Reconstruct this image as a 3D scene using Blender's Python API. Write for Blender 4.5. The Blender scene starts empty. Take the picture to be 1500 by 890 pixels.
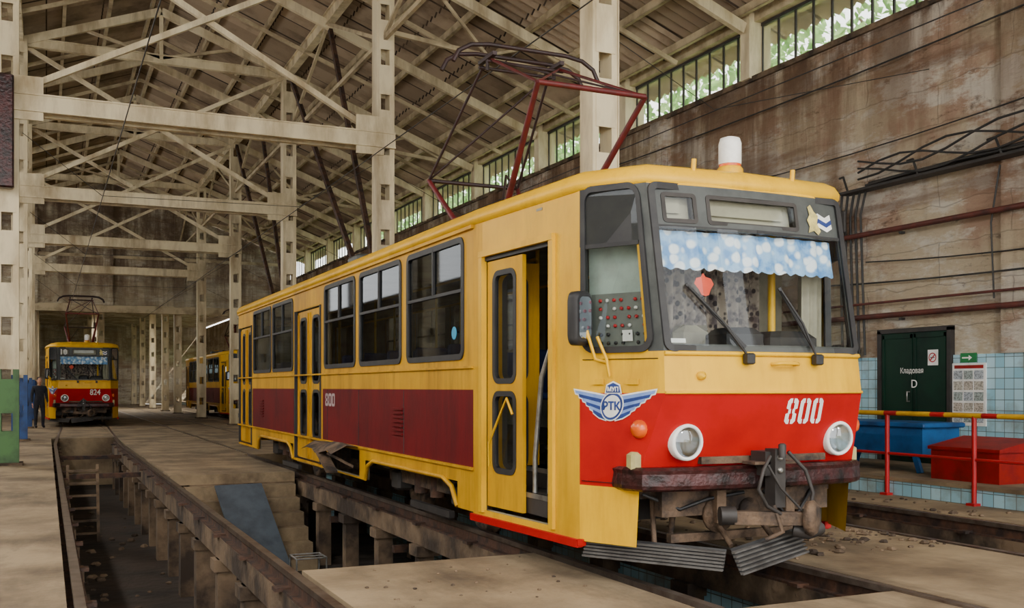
import bpy, math, random
from mathutils import Vector, Matrix
random.seed(7)
V=Vector
COL=bpy.context.scene.collection
# ------------------------------------------------------------------ materials
def srgb(r,g,b):
    f=lambda c:(c/255/12.92) if c/255<=0.04045 else ((c/255+0.055)/1.055)**2.4
    return (f(r),f(g),f(b),1)
def newmat(name):
    m=bpy.data.materials.new(name); m.use_nodes=True
    nt=m.node_tree; return m,nt,nt.nodes,nt.links,nt.nodes['Principled BSDF']
def noise_col(nt,vec,scale,detail=6,lo=.4,hi=.65,rough=.6):
    n=nt.nodes.new('ShaderNodeTexNoise'); n.inputs['Scale'].default_value=scale
    n.inputs['Detail'].default_value=detail; n.inputs['Roughness'].default_value=rough
    if vec: nt.links.new(vec,n.inputs['Vector'])
    r=nt.nodes.new('ShaderNodeMapRange'); r.inputs['From Min'].default_value=lo; r.inputs['From Max'].default_value=hi
    nt.links.new(n.outputs['Fac'],r.inputs['Value']); return r.outputs['Result']
def mixc(nt,fac,a,b):
    m=nt.nodes.new('ShaderNodeMix'); m.data_type='RGBA'
    if isinstance(fac,(int,float)): m.inputs['Factor'].default_value=fac
    else: nt.links.new(fac,m.inputs['Factor'])
    for k,c in ((6,a),(7,b)):
        if isinstance(c,tuple): m.inputs[k].default_value=c
        else: nt.links.new(c,m.inputs[k])
    return m.outputs[2]
def vecmap(nt,stretch=(1,1,1)):
    tc=nt.nodes.new('ShaderNodeTexCoord'); mp=nt.nodes.new('ShaderNodeMapping')
    mp.inputs['Scale'].default_value=stretch
    nt.links.new(tc.outputs['Object'],mp.inputs['Vector']); return mp.outputs['Vector']
def math_(nt,op,a,b):
    m=nt.nodes.new('ShaderNodeMath'); m.operation=op
    for k,c in ((0,a),(1,b)):
        if isinstance(c,(int,float)): m.inputs[k].default_value=c
        else: nt.links.new(c,m.inputs[k])
    return m.outputs[0]
def pm(name,c1,c2=None,scale=3,lo=.42,hi=.7,stretch=(1,1,1),rough=.6,metal=0,bump=0,bscale=30,amt=1.0,c3=None,s3=2.0,st3=(1,1,.15),a3=.7,spec=None):
    m,nt,N,L,P=newmat(name)
    P.inputs['Roughness'].default_value=rough; P.inputs['Metallic'].default_value=metal
    if spec is not None: P.inputs['Specular IOR Level'].default_value=spec
    v=vecmap(nt,stretch)
    if c2 is None: c2=tuple(x*.7 for x in c1[:3])+(1,)
    f=noise_col(nt,v,scale,8,lo,hi)
    if amt!=1: f=math_(nt,'MULTIPLY',f,amt)
    c=mixc(nt,f,c1,c2)
    if c3: c=mixc(nt,math_(nt,'MULTIPLY',noise_col(nt,vecmap(nt,st3),s3,8,.48,.70,.7),a3),c,c3)
    L.new(c,P.inputs['Base Color'])
    if bump:
        n=N.new('ShaderNodeTexNoise'); n.inputs['Scale'].default_value=bscale; n.inputs['Detail'].default_value=5
        L.new(v,n.inputs['Vector']); b=N.new('ShaderNodeBump'); b.inputs['Strength'].default_value=bump; b.inputs['Distance'].default_value=.05
        L.new(n.outputs['Fac'],b.inputs['Height']); L.new(b.outputs['Normal'],P.inputs['Normal'])
    return m
def glassmat(name,tint,gl=.12,rough=.03,fs=.6):
    m,nt,N,L,P=newmat(name); N.remove(P)
    t=N.new('ShaderNodeBsdfTransparent'); t.inputs[0].default_value=tint
    g=N.new('ShaderNodeBsdfGlossy'); g.inputs['Roughness'].default_value=rough; g.inputs[0].default_value=(.9,.95,1,1)
    f=N.new('ShaderNodeFresnel'); f.inputs[0].default_value=1.45
    a=math_(nt,'ADD',math_(nt,'MULTIPLY',f.outputs[0],fs),gl)
    mx=N.new('ShaderNodeMixShader'); L.new(a,mx.inputs[0]); L.new(t.outputs[0],mx.inputs[1]); L.new(g.outputs[0],mx.inputs[2])
    L.new(mx.outputs[0],N['Material Output'].inputs[0]); return m
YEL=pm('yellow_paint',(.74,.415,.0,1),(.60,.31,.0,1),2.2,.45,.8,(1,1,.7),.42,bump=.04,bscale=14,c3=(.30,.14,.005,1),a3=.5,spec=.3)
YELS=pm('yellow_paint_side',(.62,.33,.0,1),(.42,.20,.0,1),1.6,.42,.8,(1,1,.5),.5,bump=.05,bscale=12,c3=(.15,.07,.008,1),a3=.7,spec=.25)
RED=pm('red_paint',(.42,.002,.003,1),(.28,.0015,.0025,1),2,.45,.8,rough=.45,spec=.25)
MAR=pm('maroon_paint',(.14,.0012,.004,1),(.08,.001,.003,1),1.8,.42,.75,rough=.6,bump=.04,bscale=10,c3=(.035,.002,.004,1),a3=.7,spec=.2)
BLK=pm('black_rubber',(.012,.012,.014,1),(.025,.025,.025,1),6,rough=.55)
GRY=pm('grey_paint',srgb(68,72,70),srgb(46,50,50),4,rough=.5)
DGRY=pm('dark_grey_steel',srgb(50,46,44),srgb(30,27,25),5,rough=.6)
PLOW=pm('plough_rubber',srgb(84,82,80),srgb(50,46,44),6,rough=.6)
ALU=pm('aluminium_metal',srgb(170,170,168),srgb(120,118,112),8,rough=.35,metal=.8)
CHR=pm('chrome',srgb(225,225,225),srgb(200,200,200),8,rough=.08,metal=1)
CREAM=pm('interior_cream',srgb(160,154,132),srgb(116,110,94),2,rough=.6)
LGREY=pm('cabinet_grey',srgb(160,176,166),srgb(130,140,132),3,rough=.5)
BRN=pm('bumper_brown',srgb(66,30,30),srgb(26,15,15),8,.4,.62,rough=.3,metal=.3,bump=.25,bscale=20)
RUST=pm('rusty_steel',srgb(84,56,40),srgb(38,28,25),7,.38,.62,rough=.75,bump=.2,bscale=30)
UNDER=pm('bogie_steel',srgb(100,80,62),srgb(42,33,28),6,.4,.62,rough=.8,bump=.3,bscale=30)
PRED=pm('pantograph_red',srgb(92,20,24),srgb(62,20,22),8,rough=.5)
PDK=pm('pantograph_dark',srgb(46,26,28),srgb(30,23,24),8,rough=.5)
BLUE=pm('blue_seat',srgb(34,60,120),srgb(22,40,84),5,rough=.6)
WHT=pm('white_paint',srgb(235,235,230),srgb(205,205,200),5,rough=.45)
LOGOB=pm('logo_blue',srgb(38,62,128),srgb(26,46,100),8,rough=.4)
SKYB=pm('logo_light_blue',srgb(126,154,208),srgb(98,126,188),8,rough=.4)
ORG=pm('orange_lens',srgb(220,90,10),srgb(180,66,8),8,rough=.25)
ORED=pm('orange_red',(.8,.06,.01,1),(.6,.03,.005,1),8,rough=.5)
GLS=glassmat('glass_side',(.30,.33,.335,1),.02,.03,.4)
GLF=glassmat('glass_front',(.86,.89,.88,1),.01,.03,.5)
MIRR=pm('mirror_glass',(.5,.55,.62,1),(.45,.5,.6,1),3,rough=.06,metal=1)
CREAMST=pm('cream_steel',srgb(224,210,174),srgb(166,146,110),1.8,.44,.72,(1,1,.35),.6,bump=.05,c3=srgb(112,88,62),s3=1.6,a3=.6)
CREAMST2=pm('cream_steel_dirty',srgb(194,178,144),srgb(126,108,82),1.8,.42,.7,rough=.7)
GREENP=pm('green_paint',srgb(66,112,56),srgb(48,76,42),3,rough=.55)
BLUEP=pm('blue_paint',srgb(36,76,136),srgb(26,48,92),3,rough=.55)
SLATE=pm('slate_sheet',srgb(78,88,98),srgb(56,62,70),3,rough=.6)
RAILT=pm('rail_steel',srgb(120,108,98),srgb(78,60,50),5,rough=.4,metal=.6)
PIPE=pm('pipe_brown',srgb(92,44,36),srgb(54,32,28),4,rough=.6)
CONC=pm('concrete_floor',srgb(152,133,104),srgb(98,82,62),.9,.38,.66,rough=.85,bump=.2,bscale=14,c3=srgb(60,49,38),s3=1.3,st3=(1,.35,1),a3=.75)
CONCD=pm('concrete_dirty',srgb(122,102,80),srgb(56,45,36),1.6,.38,.60,rough=.9,bump=.6,bscale=7)
PITM=pm('pit_floor',srgb(60,49,40),srgb(27,23,20),1.2,.35,.65,rough=.9,bump=.5,bscale=5)
DOORG=pm('door_green',srgb(10,46,32),srgb(7,31,24),2,rough=.55,spec=.25)
TBLU=pm('table_blue',srgb(8,84,146),srgb(8,54,102),3,rough=.5)
BRED=pm('box_red',(.30,.008,.006,1),(.14,.005,.004,1),3,rough=.5,spec=.25)
RLR=pm('railing_red',(.45,.008,.014,1),(.26,.005,.008,1),3,rough=.4)
RLY=pm('railing_yellow',(.70,.40,.01,1),(.45,.25,.01,1),3,rough=.4)
CABLE=pm('cable_black',(.02,.02,.02,1),(.04,.035,.03,1),3,rough=.6)
def tile_mat(name):
    m,nt,N,L,P=newmat(name)
    tc=N.new('ShaderNodeTexCoord'); s=N.new('ShaderNodeSeparateXYZ'); c=N.new('ShaderNodeCombineXYZ')
    L.new(tc.outputs['Object'],s.inputs[0])
    L.new(math_(nt,'ADD',s.outputs[0],s.outputs[1]),c.inputs[0]); L.new(s.outputs[2],c.inputs[1])
    b=N.new('ShaderNodeTexBrick'); b.offset=0; b.squash=1
    b.inputs['Scale'].default_value=1; b.inputs['Brick Width'].default_value=.155; b.inputs['Row Height'].default_value=.155
    b.inputs['Mortar Size'].default_value=.005; b.inputs['Color1'].default_value=srgb(138,190,208); b.inputs['Color2'].default_value=srgb(176,214,226)
    b.inputs['Mortar'].default_value=srgb(90,100,100); L.new(c.outputs[0],b.inputs['Vector'])
    f=noise_col(nt,c.outputs[0],1.3,8,.50,.72)
    L.new(mixc(nt,f,b.outputs['Color'],srgb(120,110,90)),P.inputs['Base Color']); P.inputs['Roughness'].default_value=.3
    return m
TILE=tile_mat('blue_tiles')
def plaster(name,base,pink,white,stain,dark,strong=1.0):
    m,nt,N,L,P=newmat(name)
    v=vecmap(nt,(1,1,1)); vs=vecmap(nt,(1.2,1.2,.14)); vh=vecmap(nt,(.22,.22,2.2)); v2=vecmap(nt,(.5,.5,1.3))
    c=mixc(nt,noise_col(nt,v,.5,8,.46,.56,.65),base,pink)
    c=mixc(nt,math_(nt,'MULTIPLY',noise_col(nt,v2,1.1,12,.49,.56,.75),.85),c,white)
    c=mixc(nt,math_(nt,'MULTIPLY',noise_col(nt,v2,.9,12,.56,.62,.75),.9*strong),c,pink)
    c=mixc(nt,math_(nt,'MULTIPLY',noise_col(nt,vs,1.3,8,.50,.68,.6),.75*strong),c,stain)
    c=mixc(nt,math_(nt,'MULTIPLY',noise_col(nt,vh,1.0,8,.53,.64,.6),.6*strong),c,srgb(132,98,76))
    c=mixc(nt,math_(nt,'MULTIPLY',noise_col(nt,v2,2.3,12,.60,.66,.7),.7*strong),c,srgb(104,78,60))
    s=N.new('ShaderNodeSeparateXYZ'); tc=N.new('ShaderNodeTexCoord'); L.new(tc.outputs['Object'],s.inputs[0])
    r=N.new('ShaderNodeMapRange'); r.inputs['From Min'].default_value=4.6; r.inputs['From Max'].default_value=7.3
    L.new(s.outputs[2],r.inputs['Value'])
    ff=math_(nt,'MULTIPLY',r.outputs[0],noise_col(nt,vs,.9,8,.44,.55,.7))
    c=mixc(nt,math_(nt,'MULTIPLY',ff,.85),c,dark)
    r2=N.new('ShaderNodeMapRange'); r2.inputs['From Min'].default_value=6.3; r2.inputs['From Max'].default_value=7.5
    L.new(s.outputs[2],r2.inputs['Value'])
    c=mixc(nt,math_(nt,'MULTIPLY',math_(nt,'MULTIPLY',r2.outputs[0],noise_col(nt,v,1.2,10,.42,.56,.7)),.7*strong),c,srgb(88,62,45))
    cc=N.new('ShaderNodeCombineXYZ'); L.new(math_(nt,'ADD',s.outputs[0],s.outputs[1]),cc.inputs[0]); L.new(s.outputs[2],cc.inputs[1])
    b=N.new('ShaderNodeTexBrick'); b.inputs['Scale'].default_value=1; b.inputs['Brick Width'].default_value=3.0; b.inputs['Row Height'].default_value=.62
    b.inputs['Mortar Size'].default_value=.014; b.inputs['Mortar Smooth'].default_value=.7
    nw=N.new('ShaderNodeTexNoise'); nw.inputs['Scale'].default_value=2.0; L.new(v,nw.inputs['Vector'])
    va=N.new('ShaderNodeVectorMath'); va.operation='MULTIPLY_ADD'; va.inputs[1].default_value=(.2,.2,.2)
    L.new(nw.outputs['Color'],va.inputs[0]); L.new(cc.outputs[0],va.inputs[2]); L.new(va.outputs[0],b.inputs['Vector'])
    c=mixc(nt,math_(nt,'MULTIPLY',b.outputs['Fac'],.4),c,srgb(104,84,66))
    L.new(c,P.inputs['Base Color']); P.inputs['Roughness'].default_value=.9
    n=N.new('ShaderNodeTexNoise'); n.inputs['Scale'].default_value=2.6; n.inputs['Detail'].default_value=10; n.inputs['Roughness'].default_value=.72
    L.new(v2,n.inputs['Vector']); bb=N.new('ShaderNodeBump'); bb.inputs['Strength'].default_value=1.0; bb.inputs['Distance'].default_value=.25
    L.new(n.outputs['Fac'],bb.inputs['Height']); L.new(bb.outputs['Normal'],P.inputs['Normal'])
    return m
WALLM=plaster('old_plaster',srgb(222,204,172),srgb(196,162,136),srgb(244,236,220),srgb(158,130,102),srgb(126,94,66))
WALLB=plaster('whitewashed_brick',srgb(206,194,164),srgb(182,162,134),srgb(224,216,194),srgb(140,120,96),srgb(130,110,88),.8)
def roof_mat():
    m,nt,N,L,P=newmat('corrugated_sheet')
    v=vecmap(nt,(1,1,1)); tc=N.new('ShaderNodeTexCoord'); s=N.new('ShaderNodeSeparateXYZ'); c=N.new('ShaderNodeCombineXYZ')
    L.new(tc.outputs['Object'],s.inputs[0]); L.new(s.outputs[0],c.inputs[0]); L.new(s.outputs[1],c.inputs[1])
    b=N.new('ShaderNodeTexBrick'); b.offset=0; b.inputs['Scale'].default_value=1; b.inputs['Brick Width'].default_value=1.4; b.inputs['Row Height'].default_value=1.0
    b.inputs['Mortar Size'].default_value=.02; b.inputs['Color1'].default_value=srgb(188,168,142); b.inputs['Color2'].default_value=srgb(144,126,104); b.inputs['Mortar'].default_value=srgb(52,42,36)
    L.new(c.outputs[0],b.inputs['Vector'])
    L.new(mixc(nt,noise_col(nt,v,.8,8,.45,.7),b.outputs['Color'],srgb(102,86,68)),P.inputs['Base Color']); P.inputs['Roughness'].default_value=.8
    return m
ROOFM=roof_mat()
def cloth(name,bg,fl,fl2,scale,r0=.32,r1=.22):
    m,nt,N,L,P=newmat(name)
    v=vecmap(nt); vo=N.new('ShaderNodeTexVoronoi'); vo.inputs['Scale'].default_value=scale; L.new(v,vo.inputs['Vector'])
    r=N.new('ShaderNodeMapRange'); r.inputs['From Min'].default_value=r0; r.inputs['From Max'].default_value=r1
    L.new(vo.outputs['Distance'],r.inputs['Value'])
    c=mixc(nt,noise_col(nt,v,scale*.7,5,.45,.6),bg,fl2)
    L.new(mixc(nt,r.outputs[0],c,fl),P.inputs['Base Color']); P.inputs['Roughness'].default_value=.8; return m
PELM=cloth('floral_blue_cloth',srgb(150,190,228),srgb(238,244,248),srgb(92,146,204),11,.50,.34)
LACE=cloth('floral_lace_cloth',srgb(176,162,148),srgb(44,36,42),srgb(100,88,88),15,.40,.28)
# ------------------------------------------------------------------ mesh builder
class MB:
    def __init__(s): s.v=[];s.f=[];s.m=[];s.sm=[];s.mats=[]
    def mi(s,m):
        if m not in s.mats: s.mats.append(m)
        return s.mats.index(m)
    def face(s,pts,m,smooth=False):
        n=len(s.v); s.v+= [tuple(p) for p in pts]; s.f.append(tuple(range(n,n+len(pts)))); s.m.append(s.mi(m)); s.sm.append(smooth)
    def grid(s,rows,m,close=False,smooth=True):
        n=len(s.v); c=len(rows[0])
        for r in rows: s.v+=[tuple(p) for p in r]
        k=s.mi(m)
        for i in range(len(rows)-1):
            for j in range(c if close else c-1):
                j2=(j+1)%c
                s.f.append((n+i*c+j,n+i*c+j2,n+(i+1)*c+j2,n+(i+1)*c+j)); s.m.append(k); s.sm.append(smooth)
    def box(s,x0,x1,y0,y1,z0,z1,m):
        p=[(x0,y0,z0),(x1,y0,z0),(x1,y1,z0),(x0,y1,z0),(x0,y0,z1),(x1,y0,z1),(x1,y1,z1),(x0,y1,z1)]
        n=len(s.v); s.v+=p; k=s.mi(m)
        for f in ((0,3,2,1),(4,5,6,7),(0,1,5,4),(1,2,6,5),(2,3,7,6),(3,0,4,7)):
            s.f.append(tuple(n+i for i in f)); s.m.append(k); s.sm.append(False)
    def bbox(s,x0,x1,y0,y1,z0,z1,m,b=.02):
        def ring(i,z): return [(x0+i+b,y0+i,z),(x1-i-b,y0+i,z),(x1-i,y0+i+b,z),(x1-i,y1-i-b,z),(x1-i-b,y1-i,z),(x0+i+b,y1-i,z),(x0+i,y1-i-b,z),(x0+i,y0+i+b,z)]
        rs=[ring(b,z0),ring(0,z0+b),ring(0,z1-b),ring(b,z1)]
        s.grid(rs,m,True,False); s.face(rs[0][::-1],m); s.face(rs[-1],m)
    def beam(s,a,b,w,h,m,up=(0,0,1)):
        a=V(a);b=V(b);d=(b-a).normalized(); u=V(up)
        if abs(d.dot(u))>.98: u=V((0,1,0))
        x=d.cross(u).normalized(); y=x.cross(d).normalized()
        x*=w/2;y*=h/2
        r=[[a-x-y,a+x-y,a+x+y,a-x+y],[b-x-y,b+x-y,b+x+y,b-x+y]]
        s.grid(r,m,True,False); s.face(r[0][::-1],m); s.face(r[1],m)
    def tube(s,pts,r,m,n=8,cap=True,r2=None):
        pts=[V(p) for p in pts]; rows=[]
        pd=None
        for i,p in enumerate(pts):
            if i==0:d=pts[1]-p
            elif i==len(pts)-1:d=p-pts[i-1]
            else:d=(pts[i+1]-p).normalized()+(p-pts[i-1]).normalized()
            d.normalize()
            if pd is None:
                u=V((0,0,1)) if abs(d.z)<.9 else V((1,0,0)); x=d.cross(u).normalized()
            else:
                x=(x-d*x.dot(d)).normalized()
            pd=d; y=d.cross(x)
            rr=r if r2 is None else r+(r2-r)*i/(len(pts)-1)
            rows.append([p+(x*math.cos(2*math.pi*k/n)+y*math.sin(2*math.pi*k/n))*rr for k in range(n)])
        s.grid(rows,m,True,True)
        if cap: s.face(rows[0][::-1],m); s.face(rows[-1],m)
    def lathe(s,o,axis,prof,m,n=20,cap=True):
        o=V(o);d=V(axis).normalized(); u=V((0,0,1)) if abs(d.z)<.9 else V((1,0,0)); x=d.cross(u).normalized(); y=d.cross(x)
        rows=[[o+d*h+(x*math.cos(2*math.pi*k/n)+y*math.sin(2*math.pi*k/n))*max(r,.0005) for k in range(n)] for r,h in prof]
        s.grid(rows,m,True,True)
        if cap: s.face(rows[0][::-1],m); s.face(rows[-1],m)
    def obj(s,name,parent=None,loc=(0,0,0)):
        me=bpy.data.meshes.new(name); me.from_pydata(s.v,[],s.f)
        for m in s.mats: me.materials.append(m)
        me.polygons.foreach_set('material_index',s.m); me.polygons.foreach_set('use_smooth',s.sm); me.update()
        o=bpy.data.objects.new(name,me); COL.objects.link(o); o.location=loc
        if parent: o.parent=parent
        return o
def empty(name,loc=(0,0,0)):
    e=bpy.data.objects.new(name,None); COL.objects.link(e); e.location=loc; e.empty_display_size=.3; return e
def text(body,size,loc,rot,mat,parent=None,name='lettering',bold=.0,sx=1,ext=.001,align='CENTER'):
    c=bpy.data.curves.new(name,'FONT'); c.body=body; c.size=size; c.align_x=align; c.align_y='CENTER'; c.offset=bold; c.extrude=ext
    c.materials.append(mat); o=bpy.data.objects.new(name,c); COL.objects.link(o); o.location=loc; o.rotation_euler=rot; o.scale=(sx,1,1)
    if parent:o.parent=parent
    return o
def rrect(s0,s1,z0,z1,r,n=5):
    p=[]
    for cx,cz,a0 in ((s1-r,z0+r,-90),(s1-r,z1-r,0),(s0+r,z1-r,90),(s0+r,z0+r,180)):
        for k in range(n+1):
            a=math.radians(a0+90*k/n); p.append((cx+r*math.cos(a),cz+r*math.sin(a)))
    return p
def ring(mb,mp,s0,s1,z0,z1,r,w,d,m,off=0):
    o=rrect(s0,s1,z0,z1,r); i=rrect(s0+w,s1-w,z0+w,z1-w,max(r-w,.01))
    rows=[[mp(a,b,off-.03) for a,b in o],[mp(a,b,off+d) for a,b in o],[mp(a,b,off+d) for a,b in i],[mp(a,b,off-.03) for a,b in i]]
    mb.grid(rows,m,True,False)
def pane(mb,mp,s0,s1,z0,z1,m,off=0,r=.04):
    mb.face([mp(a,b,off) for a,b in rrect(s0,s1,z0,z1,r)],m)
def panel(mb,mp,sb,zb,holes,matf,inner=None,th=.05):
    sb=sorted(sb); zb=sorted(zb)
    S=sorted(set([round(x,4) for x in sb]+[round(h[k],4) for h in holes for k in (0,1) if sb[0]<h[k]<sb[-1]]))
    Z=sorted(set([round(x,4) for x in zb]+[round(h[k],4) for h in holes for k in (2,3) if zb[0]<h[k]<zb[-1]]))
    for i in range(len(S)-1):
        for j in range(len(Z)-1):
            cs=(S[i]+S[i+1])/2; cz=(Z[j]+Z[j+1])/2
            if any(h[0]<cs<h[1] and h[2]<cz<h[3] for h in holes): continue
            mb.face([mp(S[i],Z[j],0),mp(S[i+1],Z[j],0),mp(S[i+1],Z[j+1],0),mp(S[i],Z[j+1],0)],matf(cs,cz))
            if inner: mb.face([mp(S[i],Z[j],-th),mp(S[i],Z[j+1],-th),mp(S[i+1],Z[j+1],-th),mp(S[i+1],Z[j],-th)],inner)
    return S,Z
def digits(mb,mp,txt,s,z,w,h,gap,st,off,m):
    for ch in txt:
        for sd in (0,1):
            X=lambda q:(s+q) if sd==0 else (s+w-q)
            hw=w/2-.007; c=st*.6
            def poly(p): mb.face([mp(X(a),z+b,off) for a,b in p],m)
            zm=h/2
            poly([(0,c),(st,c),(st,h-c),(0,h-c)] if ch=='0' else [(0,c),(st,c),(st,zm-.008),(0,zm-.02)])
            if ch!='0': poly([(0,zm+.02),(st,zm+.008),(st,h-c),(0,h-c)])
            poly([(0,c),(c,0),(hw,0),(hw,st),(st,st),(st,c)])
            poly([(0,h-c),(c,h),(hw,h),(hw,h-st),(st,h-st),(st,h-c)])
            if ch!='0': poly([(st*.6,zm-st/2),(hw,zm-st/2),(hw,zm+st/2),(st*.6,zm+st/2)])
        s+=w+gap
# ------------------------------------------------------------------ TRAM
BT=[(.28,.95,.22),(.72,.95,.18),(.86,.95,.15),(1.38,.875,-.03),(1.67,.865,0),(2.86,.87,.22),(3.0,.85,.26)]
def Bz(z):
    if z<=BT[0][0]: return BT[0][1:]
    for a,b in zip(BT,BT[1:]):
        if z<=b[0]:
            t=(z-a[0])/(b[0]-a[0]); return (a[1]+(b[1]-a[1])*t,a[2]+(b[2]-a[2])*t)
    return BT[-1][1:]
HW=1.27; AX=1.16
def segmap(P0,P1,L,sx=1):
    def mp(s,z,off=0):
        a=P0(z);b=P1(z);t=s/L;dx=b[0]-a[0];dy=b[1]-a[1];n=math.hypot(dx,dy)
        return (sx*(a[0]+dx*t+dy/n*off),a[1]+dy*t-dx/n*off,z)
    return mp
FL=1.75
def fmap(s,z,off=0):
    w,y=Bz(z); t=s/FL; x=-w+2*w*t
    return (x,y-.06*(1-(x/w)**2)-off,z)
def fx(x,z,off=0):
    w,y=Bz(z); return (x,y-.06*(1-(x/w)**2)-off,z)
def door_leaf(mb,mp,s0,s1,z0,z1,off,zsplit=1.42):
    g=.13; w=[(s0+g,s1-g,z0+.32,zsplit-.06),(s0+g,s1-g,zsplit+.06,z1-.12)]
    m2=lambda s,z,o=0:mp(s,z,o+off)
    panel(mb,m2,[s0,s1],[z0,z1],w,lambda a,b:YELS,YELS,.035)
    for a,b,c,d in w:
        ring(mb,m2,a-.03,b+.03,c-.03,d+.03,.10,.045,.008,BLK); pane(mb,m2,a,b,c,d,GLF,-.01)
    for a in (s0,s1):
        mb.face([m2(a,z0,0),m2(a,z1,0),m2(a,z1,-.035),m2(a,z0,-.035)],YELS)
def make_tram(loc,number,name='tram',route=None):
    T=empty(name,loc)
    S2=lambda z:(-HW,14.43); S1=lambda z:(-HW,2.42); A=lambda z:(-AX,.66); B=lambda z:(-Bz(z)[0],Bz(z)[1])
    RA=lambda z:(-AX,15.05); RB=lambda z:(-.9,15.45)
    for sx in (1,-1):
        mb=MB(); gl=MB()
        main=segmap(S2,S1,12.01,sx); cs=lambda y:14.43-y
        wins=[(2.66,4.19),(4.43,5.96),(6.19,7.65),(9.62,11.11),(11.28,12.82)]
        doors=[(7.88,9.43),(13.02,14.3)]
        if sx==-1: wins=[(2.66,4.19),(4.43,5.96),(6.19,7.65),(7.88,9.40),(9.62,11.11),(11.28,12.82)]; doors=[]
        holes=[(cs(b)+.0,cs(a),1.70,2.76) for a,b in wins]
        holes+=[(cs(b),cs(a),.36,2.56) for a,b in doors]
        holes+=[(cs(5.75),cs(2.8),.2,.56),(cs(12.4),cs(9.6),.2,.56)]
        if sx==1: holes.append((cs(7.5),cs(6.0),.34,.66))
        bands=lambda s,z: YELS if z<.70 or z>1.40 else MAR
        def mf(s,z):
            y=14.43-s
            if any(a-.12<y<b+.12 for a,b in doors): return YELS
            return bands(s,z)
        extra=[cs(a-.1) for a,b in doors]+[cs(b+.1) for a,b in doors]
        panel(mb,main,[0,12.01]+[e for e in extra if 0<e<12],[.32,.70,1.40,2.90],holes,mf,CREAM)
        for a,b in wins:
            s0,s1=cs(b),cs(a)
            ring(mb,main,s0-.03,s1+.03,1.67,2.79,.1,.055,.015,BLK)
            w=s1-s0
            mb.beam(main(s0,2.30,.0),main(s1,2.30,.0),.035,.03,BLK)
            mb.beam(main(s0+w*.5,2.30,.0),main(s0+w*.5,2.76,.0),.035,.03,BLK)
            pane(gl,main,s0,s1,1.70,2.76,GLS,-.005)
        mb.beam(main(0,1.60,.008),main(12.01,1.60,.008),.03,.02,YELS)
        mb.beam(main(0,.70,.008),main(12.01,.70,.008),.03,.025,YELS)
        mb.beam(main(0,2.84,.01),main(12.01,2.84,.01),.03,.03,YELS)
        for s in (1.5,4.9,6.9,8.4,10.1):
            if sx==1: mb.beam(main(s,.72,.0),main(s,1.39,.0),.012,.006,DGRY)
        for a,b in ((2.8,5.75),(9.6,12.4)):
            mb.tube([main(cs(b),.33,.0),main(cs(b-.12),.5,.01),main(cs(b-.35),.57,.01),main(cs(a+.35),.57,.01),main(cs(a+.12),.5,.01),main(cs(a),.33,0)],.025,YELS,6)
        for y0 in (4.35,11.9):
            for k in range(7):
                z=.92+k*.045
                mb.beam(main(cs(y0+.34),z,.010),main(cs(y0),z,.010),.02,.02,MAR)
        for a,b in doors:
            n=2; w=(b-a-.04)/n
            for k in range(n):
                s0=cs(b)+.02+k*w
                g=.19; m2=lambda s,z,o=0:main(s,z,o-.03)
                hs=[(s0+g,s0+w-g,.72,1.36),(s0+g,s0+w-g,1.50,2.42)]
                panel(mb,m2,[s0+.01,s0+w-.01],[.38,2.54],hs,lambda p,q:YELS,YELS,.03)
                for h in hs:
                    ring(mb,m2,h[0]-.03,h[1]+.03,h[2]-.03,h[3]+.03,.12,.045,.008,BLK); pane(gl,m2,*h,GLS,-.01)
                for q in (.07,w-.07): mb.beam(m2(s0+q,.40,.005),m2(s0+q,2.5,.005),.03,.02,YELS)
            for s in (cs(a),cs(b)): mb.beam(main(s,.36,-.0),main(s,2.56,-.0),.04,.03,BLK)
            mb.box(*sorted((sx*(-HW+.02),sx*(-HW+.08))),a,b,.30,.38,BRN)
        L1=math.hypot(HW-AX,1.76); dm=segmap(S1,A,L1,sx)
        hl=[(.18,1.38,.36,2.55)] if sx==1 else [(.25,1.45,1.70,2.76)]
        panel(mb,dm,[0,L1],[.30,.70,1.40,2.90],hl,(lambda s,z:YELS if s<.3 else YEL) if sx==1 else bands,CREAM)
        if sx==1:
            for s in (.18,1.38):
                mb.beam(dm(s,.34,-.0),dm(s,2.57,-.0),.05,.07,YEL)
            mb.beam(dm(.15,2.57,.0),dm(1.41,2.57,.0),.06,.05,YEL)
            mb.beam(dm(.16,2.53,-.03),dm(1.40,2.53,-.03),.05,.04,BLK)
            mb.beam(dm(1.335,.40,-.02),dm(1.335,2.52,-.02),.03,.05,BLK)
            door_leaf(mb,dm,.24,.86,.40,2.50,-.02)
            fold=segmap(lambda z:dm(.24,z,-.05)[:2],lambda z:(dm(.24,z,-.05)[0]+.42,dm(.24,z,-.05)[1]-.10),.43,1)
            door_leaf(mb,fold,0,.43,.40,2.50,0)
            mb.tube([dm(.36,.75,.03),dm(.40,.95,.05),dm(.72,1.33,.05),dm(.78,1.2,.03)],.012,YEL,6)
            for k in range(3):
                mb.box(-HW+.12+.24*k,-.35,.82,2.2,.40+.17*k,.40+.17*(k+1),DGRY)
                mb.box(-HW+.115+.24*k,-HW+.14+.24*k,.82,2.2,.53+.17*k,.57+.17*k,ALU)
            mb.tube([dm(.93,.42,-.10),dm(.93,.85,-.10),dm(1.0,1.5,-.12),dm(1.12,1.75,-.14),dm(1.22,1.8,-.2)],.022,ALU,8)
            mb.tube([dm(1.05,.45,-.16),dm(1.05,2.5,-.2)],.02,ALU,8)
            mb.beam(dm(1.28,.42,-.06),dm(1.28,2.5,-.06),.05,.05,GRY)
        else:
            ring(mb,dm,.22,1.48,1.67,2.79,.1,.055,.015,BLK); pane(gl,dm,.25,1.45,1.70,2.76,GLS,-.005)
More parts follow.
